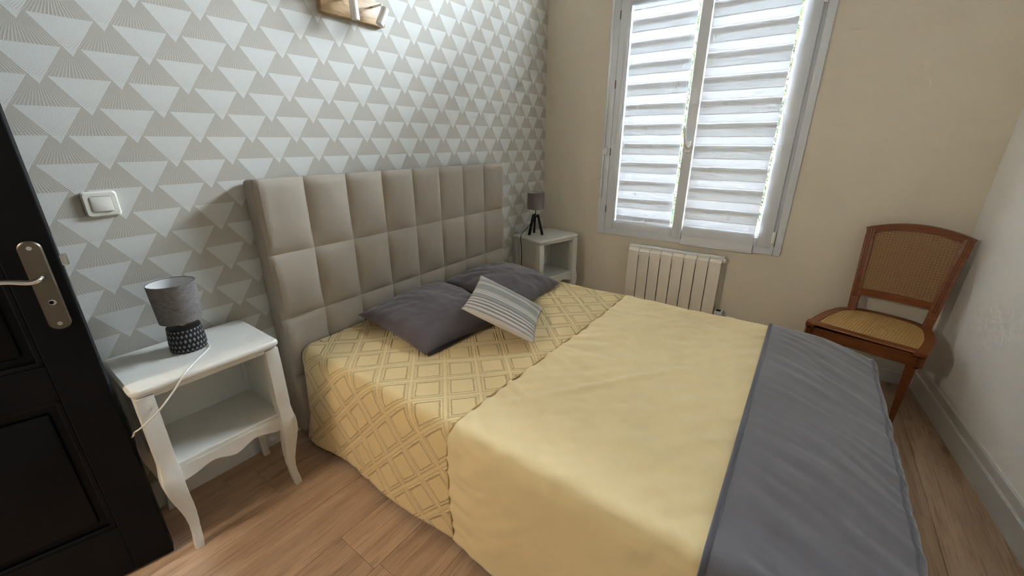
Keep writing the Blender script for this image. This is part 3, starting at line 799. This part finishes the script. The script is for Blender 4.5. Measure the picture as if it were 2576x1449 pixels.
# ------------------------------------------------------------------ grey throw over the foot
throw = empty('throw_blanket', (.935, -1.93, 0)); tag(throw, 'grey fleece throw folded across the foot of the bed', 'blanket')
to = throw.location
TY0, TY1 = -1.737, -2.082
def throw_pt(a, b):
    s = .10 + (TOT - .10 - SIDE * .70) * a
    ys = TY0 + (TY1 - TY0) * min(1, b / .62)
    over = max(0, b - .62) / .38
    tt = (TY0 - ys) / (TY0 - TY1)
    xb = XB - .150 * tt ** 2.6
    x, z, nx, nz_ = prof(s, xb, .012)
    u = s - SIDE
    d = .004 * nz(u, ys, 3.3, 4)
    wv = .6 * noise.noise(Vector((u * 2.2, ys * 3, 6.0)))
    across = u * .90 - ys * .44 + .10 * wv
    lng = u * .44 + ys * .90
    fade = min(1, b * 4) * (.45 + .55 * max(0, noise.noise(Vector((u * 3, ys * 4, 3.1))) + .45))
    d += .0075 * fade * (abs(noise.noise(Vector((lng * 3.0, across * 17, 2.7)))) * 1.6 - .35)
    d += .0022 * fade * noise.noise(Vector((lng * 9, across * 46, 1)))
    if over > 0:
        ang = min(1, over * 3) * PI / 2; rr = .03
        dy = -rr * math.sin(ang); dz = -rr * (1 - math.cos(ang)) - max(0, over - 1 / 3) * .42
        if nz_ < .5: dz *= nz_
        return Vector((x + nx * d, ys + dy - d, z + nz_ * d + dz))
    return Vector((x + nx * d, ys, z + nz_ * d))
bm = bmesh.new(); surf(bm, 220, 90, lambda a, b: throw_pt(a, b) - to)
ob = obj('cloth', bm, 'throw', throw, smooth=True); md = ob.modifiers.new('thick', 'SOLIDIFY'); md.thickness = .007; md.offset = -1
bm = bmesh.new(); tube(bm, [throw_pt(k / 120, 0.0) - to + Vector((0, .001, -.002)) for k in range(121)], .0075, 8); obj('hem', bm, 'throw_hem', throw, smooth=True)
bm = bmesh.new(); tube(bm, [throw_pt(k / 120, .64) - to + Vector((0, -.002, -.001)) for k in range(18, 121)], .0045, 8); obj('hem', bm, 'throw_hem', throw, smooth=True)
bm = bmesh.new(); tube(bm, [throw_pt(1.0, k / 40 * .66) - to for k in range(41)], .0055, 8); obj('hem', bm, 'throw_hem', throw, smooth=True)

# ------------------------------------------------------------------ pillows and cushion
def pillow(name, corners, up, dn, mat, label, cat, seed, wr=.004, n=40, pinch=.05, uv=True, group=None):
    A, B, Cc, D = [Vector(c) for c in corners]     # A-B along u=0, D-C along u=1
    cen = (A + B + Cc + D) / 4
    t = empty(name, (cen.x, cen.y, min(c.z for c in (A, B, Cc, D)))); o = t.location
    nrm = (D - A).cross(B - A).normalized()
    if nrm.z < 0: nrm = -nrm
    def P(u, v, sgn):
        U, V = 2 * u - 1, 2 * v - 1
        uu = .5 + .5 * U * (1 - pinch * (1 - V * V) * abs(U) ** 2); vv = .5 + .5 * V * (1 - pinch * (1 - U * U) * abs(V) ** 2)
        p = A * (1 - uu) * (1 - vv) + B * (1 - uu) * vv + Cc * uu * vv + D * uu * (1 - vv)
        f = (max(0, 1 - U * U) * max(0, 1 - V * V)) ** .46
        edge = 1 - f
        h = (up if sgn > 0 else -dn) * f
        if sgn > 0:
            rad_ = noise.noise(Vector((math.atan2(V, U) * 5.0, math.hypot(U, V) * 1.5, seed)))
            h += wr * f ** .35 * (1.0 * rad_ * (.4 + edge) + .8 * noise.noise(Vector((u * 5, v * 5, seed + 4))) + .4 * noise.noise(Vector((u * 17, v * 17, seed))))
        return p + nrm * h - o
    bm = bmesh.new(); lay = bm.loops.layers.uv.verify()
    for sgn in (1, -1):
        surf(bm, n, n, lambda u, v: P(u, v, sgn), (lambda u, v: (v, 1 - u)))
    bmesh.ops.remove_doubles(bm, verts=bm.verts, dist=.0004)
    c = obj('cover', bm, mat, t, smooth=True)
    return tag(t, label, cat, group), P
p1, P1 = pillow('pillow', ((.505, -.135, .520), (.465, -.640, .487), (.975, -.705, .490), (1.035, -.165, .555)), .082, .020, 'grey_velvet', 'charcoal velvet pillow nearest the left side of the bed', 'pillow', 1.0, .010)
p2, P2 = pillow('pillow', ((1.035, -.150, .535), (1.055, -.700, .490), (1.530, -.655, .496), (1.585, -.150, .520)), .088, .018, 'grey_velvet', 'charcoal velvet pillow on the window side, behind the striped cushion', 'pillow', 5.0, .011)
cu, P3 = pillow('cushion', ((.640, -.680, .640), (.774, -.955, .505), (1.122, -.784, .508), (.960, -.520, .672)), .034, .034, 'cushion', 'small grey and cream striped knit cushion leaning on the pillows', 'cushion', 9.0, .0015)
# pillow case openings (dark flap at the end)
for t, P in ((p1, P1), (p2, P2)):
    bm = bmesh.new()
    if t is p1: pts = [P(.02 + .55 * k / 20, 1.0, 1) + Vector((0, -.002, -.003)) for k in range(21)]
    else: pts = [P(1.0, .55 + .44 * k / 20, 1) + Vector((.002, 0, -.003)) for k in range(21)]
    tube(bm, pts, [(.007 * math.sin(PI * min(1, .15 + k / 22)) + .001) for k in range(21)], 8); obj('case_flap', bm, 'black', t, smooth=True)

# ------------------------------------------------------------------ chair
ca = math.atan2(-.961, -.277)
ch = empty('cane_chair', (1.875, -2.097, 0), ca); tag(ch, 'brown wooden chair with cane seat and cane back in the corner', 'chair')
SZ = .425
def seat_outline(inset=0.0, n=40):
    # front straight, sides bowed, back narrower and rounded
    pts = []
    ctrl = [(-.224, .012), (-.205, .0), (0, -.006), (.205, .0), (.228, .014), (.236, .12), (.228, .23), (.196, .36), (.13, .425), (0, .445), (-.11, .425), (-.178, .36), (-.210, .25), (-.224, .12)]
    c = Vector((.005, .22))
    sp = []
    m = len(ctrl)
    for i in range(m):
        a, b, cc, d = [Vector(ctrl[(i + k) % m]) for k in (-1, 0, 1, 2)]
        for k in range(5):
            t = k / 5; sp.append(.5 * ((2 * b) + (cc - a) * t + (2 * a - 5 * b + 4 * cc - d) * t * t + (3 * b - a - 3 * cc + d) * t ** 3))
    out = []
    for i, p in enumerate(sp):
        tg = (sp[(i + 1) % len(sp)] - sp[i - 1]).normalized(); nrm = Vector((-tg.y, tg.x))
        out.append(p + nrm * inset)
    return out
def ring_at(inset, z): return [(p.x, p.y, z) for p in seat_outline(inset)]
bm = bmesh.new()
lps = [ring_at(.004, SZ - .026), ring_at(0, SZ - .020), ring_at(0, SZ - .008), ring_at(.006, SZ), ring_at(.040, SZ - .001), ring_at(.046, SZ - .006), ring_at(.046, SZ - .026)]
rs = [[bm.verts.new(p) for p in lp] for lp in lps]
for i in range(len(rs)):
    a, b = rs[i], rs[(i + 1) % len(rs)]; m = len(a)
    for k in range(m): bm.faces.new((a[k], a[(k + 1) % m], b[(k + 1) % m], b[k]))
obj('seat_frame', bm, 'chair_wood', ch, smooth='auto')
# seat rails below
bm = bmesh.new()
lps = [ring_at(.016, SZ - .078), ring_at(.012, SZ - .074), ring_at(.012, SZ - .024), ring_at(.030, SZ - .024), ring_at(.034, SZ - .078)]
rs = [[bm.verts.new(p) for p in lp] for lp in lps]
for i in range(len(rs)):
    a, b = rs[i], rs[(i + 1) % len(rs)]; m = len(a)
    for k in range(m): bm.faces.new((a[k], a[(k + 1) % m], b[(k + 1) % m], b[k]))
obj('seat_rail', bm, 'chair_wood', ch, smooth='auto')
inner = seat_outline(.043)
def span(poly, val, axis):
    xs = []
    for i in range(len(poly)):
        p, q_ = poly[i], poly[(i + 1) % len(poly)]
        if (p[axis] - val) * (q_[axis] - val) < 0:
            t = (val - p[axis]) / (q_[axis] - p[axis]); xs.append(p[1 - axis] + (q_[1 - axis] - p[1 - axis]) * t)
    return (min(xs), max(xs)) if len(xs) >= 2 else None
def weave(poly, place, pitch, ww, th, extra=True):
    """open cane weave: double strands both ways plus diagonals, clipped to poly"""
    bm = bmesh.new()
    xs = [p[0] for p in poly]; ys = [p[1] for p in poly]
    def strip(a, b, z0, wd_):
        a = Vector(a); b = Vector(b); d = (b - a)
        if d.length < .01: return
        nn = Vector((-d.y, d.x)).normalized() * wd_ / 2; K = max(2, int(d.length / .02))
        top = []
        for k in range(K + 1):
            c = a + d * k / K; top.append((place(c + nn, z0), place(c - nn, z0), place(c - nn, z0 - th), place(c + nn, z0 - th)))
        vv = [[bm.verts.new(p) for p in r] for r in top]
        for r0, r1 in zip(vv, vv[1:]):
            for k in range(4): bm.faces.new((r0[k], r0[(k + 1) % 4], r1[(k + 1) % 4], r1[k]))
        bm.faces.new(vv[0]); bm.faces.new(vv[-1][::-1])
    v = min(ys) + pitch * .5
    while v < max(ys):
        for o_ in (-.0016, .0016):
            s_ = span(poly, v + o_, 1)
            if s_: strip((s_[0], v + o_), (s_[1], v + o_), 0, ww)
        v += pitch
    v = min(xs) + pitch * .5
    while v < max(xs):
        for o_ in (-.0016, .0016):
            s_ = span(poly, v + o_, 0)
            if s_: strip((v + o_, s_[0]), (v + o_, s_[1]), .0008, ww)
        v += pitch
    if extra:
        for sg in (1, -1):
            rot = [Vector(((p[0] + sg * p[1]) * .7071, (-sg * p[0] + p[1]) * .7071)) for p in poly]
            ys_ = [p.y for p in rot]; v = min(ys_) + .004
            while v < max(ys_):
                s_ = span(rot, v, 1)
                if s_:
                    inv = lambda p: ((p[0] - sg * p[1]) * .7071, (sg * p[0] + p[1]) * .7071)
                    strip(inv((s_[0], v)), inv((s_[1], v)), .0016 if sg > 0 else -.0008, ww * .55)
                v += pitch * .7071 * 1.0
    return bm
bm = weave(inner, lambda p, z: Vector((p.x, p.y, SZ - .004 + z + .006 * max(0, 1 - ((p.y - .22) / .2) ** 2 - (p.x / .2) ** 2))), .0125, .0026, .0010)
o = obj('cane_seat', bm, 'cane', ch); tag(o, kind='stuff')
o = obj('seat_backing', loops_loft(bmesh.new(), [ring_at(.045, SZ - .0125), ring_at(.045, SZ - .011)]), 'cane_dark', ch)
# legs
for sx, y, back in ((-.188, .045, 0), (.190, .045, 0)):
    bm = bmesh.new()
    pts = [(sx, y, SZ - .024), (sx, y, SZ - .085), (sx, y + .002, SZ - .10), (sx * .995, y + .014, .2), (sx * .985, y + .028, 0)]
    tube(bm, pts, [.0200, .0200, .0185, .0150, .0095], up=(1, 0, 0), square=True)
    bmesh.ops.bevel(bm, geom=[e for e in bm.edges if abs((e.verts[0].co - e.verts[1].co).normalized().z) > .6], offset=.0035, segments=2, profile=.5, affect='EDGES')
    obj('leg', bm, 'chair_wood', ch, smooth='auto')
BYb, BYt = .375, .445
def bky(z): return BYb + (BYt - BYb) * max(0, (z - .42)) / .48
XC = .022
def halfw(z): return .150 + .028 * max(0, min(1, (z - .42) / .44))
for sg in (-1, 1):
    bm = bmesh.new()
    tube(bm, [(XC + sg * .150, BYb + .055, 0), (XC + sg * .150, BYb + .02, .2), (XC + sg * .150, BYb + .003, .36), (XC + sg * .150, BYb, SZ - .01)], [.0135, .0165, .018, .019], up=(1, 0, 0), square=True)
    obj('leg', bm, 'chair_wood', ch, smooth='auto')
    bm = bmesh.new()
    zs = [SZ - .012, .50, .60, .70, .80, .862]
    tube(bm, [(XC + sg * halfw(z), bky(z), z) for z in zs], [(.0190, .014)] * 6, up=(1, 0, 0), square=True)
    bmesh.ops.bevel(bm, geom=[e for e in bm.edges if abs((e.verts[0].co - e.verts[1].co).normalized().z) > .6], offset=.005, segments=2, profile=.5, affect='EDGES')
    po = obj('back_post', bm, 'chair_wood', ch, smooth='auto')
    bm = bmesh.new()
    for off in (-.004, .005): tube(bm, [(XC + sg * (halfw(z) + off), bky(z) - .0138, z) for z in zs[1:]], .0022, 8)
    obj('reeding', bm, 'chair_wood', po, smooth=True)
# top rail (arched) and lower rail
def rail(z_of, thick, x0, x1, nm):
    bm = bmesh.new(); pts = []
    for k in range(25):
        s = k / 24; x = x0 + (x1 - x0) * s; z = z_of(2 * s - 1); pts.append((x, bky(z), z))
    tube(bm, pts, [(thick, .0135)] * 25, up=(0, 0, 1), square=True)
    bmesh.ops.bevel(bm, geom=[e for e in bm.edges if abs((e.verts[0].co - e.verts[1].co).normalized().x) > .6], offset=.005, segments=2, profile=.5, affect='EDGES')
    return obj(nm, bm, 'chair_wood', ch, smooth='auto')
topz = lambda s: .850 + .040 * (1 - abs(s) ** 2.0)
rail(topz, .0165, XC - .196, XC + .196, 'top_rail')
rail(lambda s: .530 + .004 * (1 - s * s), .0175, XC - .150, XC + .150, 'lower_rail')
bp = []
for k in range(21):
    s = -1 + k / 10; bp.append((XC + s * (halfw(.84) - .016), topz(s) - .014))
bp += [(XC + halfw(.545) - .016, .545), (XC - halfw(.545) + .016, .545)]
bp = [Vector(p) for p in bp]
bm = weave(bp, lambda p, z: Vector((p.x, bky(p.y) - .004 - z, p.y)), .0130, .0024, .0010, True)
o = obj('cane_back', bm, 'cane_back', ch); tag(o, kind='stuff')
bm = weave(bp, lambda p, z: Vector((p.x, bky(p.y) + .006 - z, p.y)), .0130, .0040, .0010)
o = obj('cane_back_rear', bm, 'cane_dark', ch); tag(o, kind='stuff')

# ------------------------------------------------------------------ door (open, standing beside the nightstand)
da = math.radians(-13)
dr = empty('door_1', (-.368, -.274, 0), da + PI); tag(dr, kind='structure')   # local +x runs from the free edge to the hinge side, +y faces the camera
DW, DT = .735, .040
# stiles, rails and recessed panels; the visible face is local y = 0
def dbox(lo, hi, bev=.002): return box(lo, hi, bev)
obj('stile', dbox((0, -DT, .008), (.095, 0, 2.03), .003), 'door', dr)
obj('stile', dbox((DW - .095, -DT, .008), (DW, 0, 2.03), .003), 'door', dr)
for z0, z1 in ((.008, .19), (.65, .75), (1.93, 2.03)):
    obj('rail', dbox((.0945, -DT, z0), (DW - .0945, 0, z1), .002), 'door', dr)
for z0, z1 in ((.19, .65), (.75, 1.93)):
    p = obj('panel', box((.09, -DT + .010, z0 - .004), (DW - .09, -.014, z1 + .004)), 'door', dr)
    bm = bmesh.new(); bx(bm, (.125, -.016, z0 + .035), (DW - .125, -.004, z1 - .035), .008, 2); obj('raised_field', bm, 'door', p, smooth='auto')
    bm = bmesh.new()
    for lo, hi in (((.093, -.016, z0 - .002), (.108, -.002, z1 + .002)), ((DW - .108, -.016, z0 - .002), (DW - .093, -.002, z1 + .002)), ((.093, -.016, z0 - .002), (DW - .093, -.002, z0 + .013)), ((.093, -.016, z1 - .013), (DW - .093, -.002, z1 + .002))): bx(bm, lo, hi, .004, 2)
    obj('moulding', bm, 'door', p)
hp = empty('handle_set', (.039, 0, .957)); hp.parent = dr
bm = bmesh.new(); loops_loft(bm, [[(x, z, y) for x, y, z in rrect(.0205 - i, .115 - i, .0195 - i, zz, k=8)] for i, zz in ((0, 0), (0, .005), (.003, .008))]); obj('plate', bm, 'steel', hp, smooth='auto')
bm = bmesh.new(); tube(bm, spline([(-.004, .006, .030), (-.004, .045, .030), (.012, .056, .026), (.05, .056, .036), (.10, .052, .036), (.135, .050, .030)], 6), [.0075] * 7 + [.0065] * 24, 10); obj('lever', bm, 'chrome', hp, smooth=True)
bm = bmesh.new(); tube(bm, [(-.002, .0075, -.041), (-.002, .0092, -.041)], .007, 14); obj('keyhole_rim', bm, 'chrome', hp, smooth='auto')
bm = bmesh.new(); tube(bm, [(.000, .0085, -.041), (.000, .0098, -.041)], .0045, 12); obj('keyhole', bm, 'dark_gap', hp)
for z in (.098, -.098):
    bm = bmesh.new(); tube(bm, [(0, .0075, z), (0, .0095, z)], .005, 12); obj('screw', bm, 'chrome', hp, smooth='auto')
bm = bmesh.new(); bx(bm, (-.013, -.030, 1.000), (.002, -.010, 1.028), .002); obj('latch_bolt', bm, 'chrome', dr)
bm = bmesh.new(); bx(bm, (-.0012, -.030, .90), (.001, -.010, 1.08), .0005); obj('lock_plate', bm, 'black', dr)

# ------------------------------------------------------------------ fill lamp added in the hall, out of view, for warm light
hl = empty('hall_fill_lamp', (-1.80, -.22, 2.02)); tag(hl, 'added warm fill globe, out of view in the hall', 'lamp')
g = N('fill_lamp_glow'); em = g.node('ShaderNodeEmission'); em.inputs[0].default_value = (1, .93, .82, 1); em.inputs[1].default_value = 18; M['glow'] = g.done(em.outputs[0])
bm = bmesh.new(); lathe(bm, [(.0001, -.13), (.09, -.10), (.13, 0), (.09, .10), (.02, .13), (.0001, .13)], 24); obj('globe', bm, 'glow', hl, smooth=True)
bm = bmesh.new(); tube(bm, [(0, 0, .12), (0, 0, .45)], .004, 6); obj('flex', bm, 'black', hl)
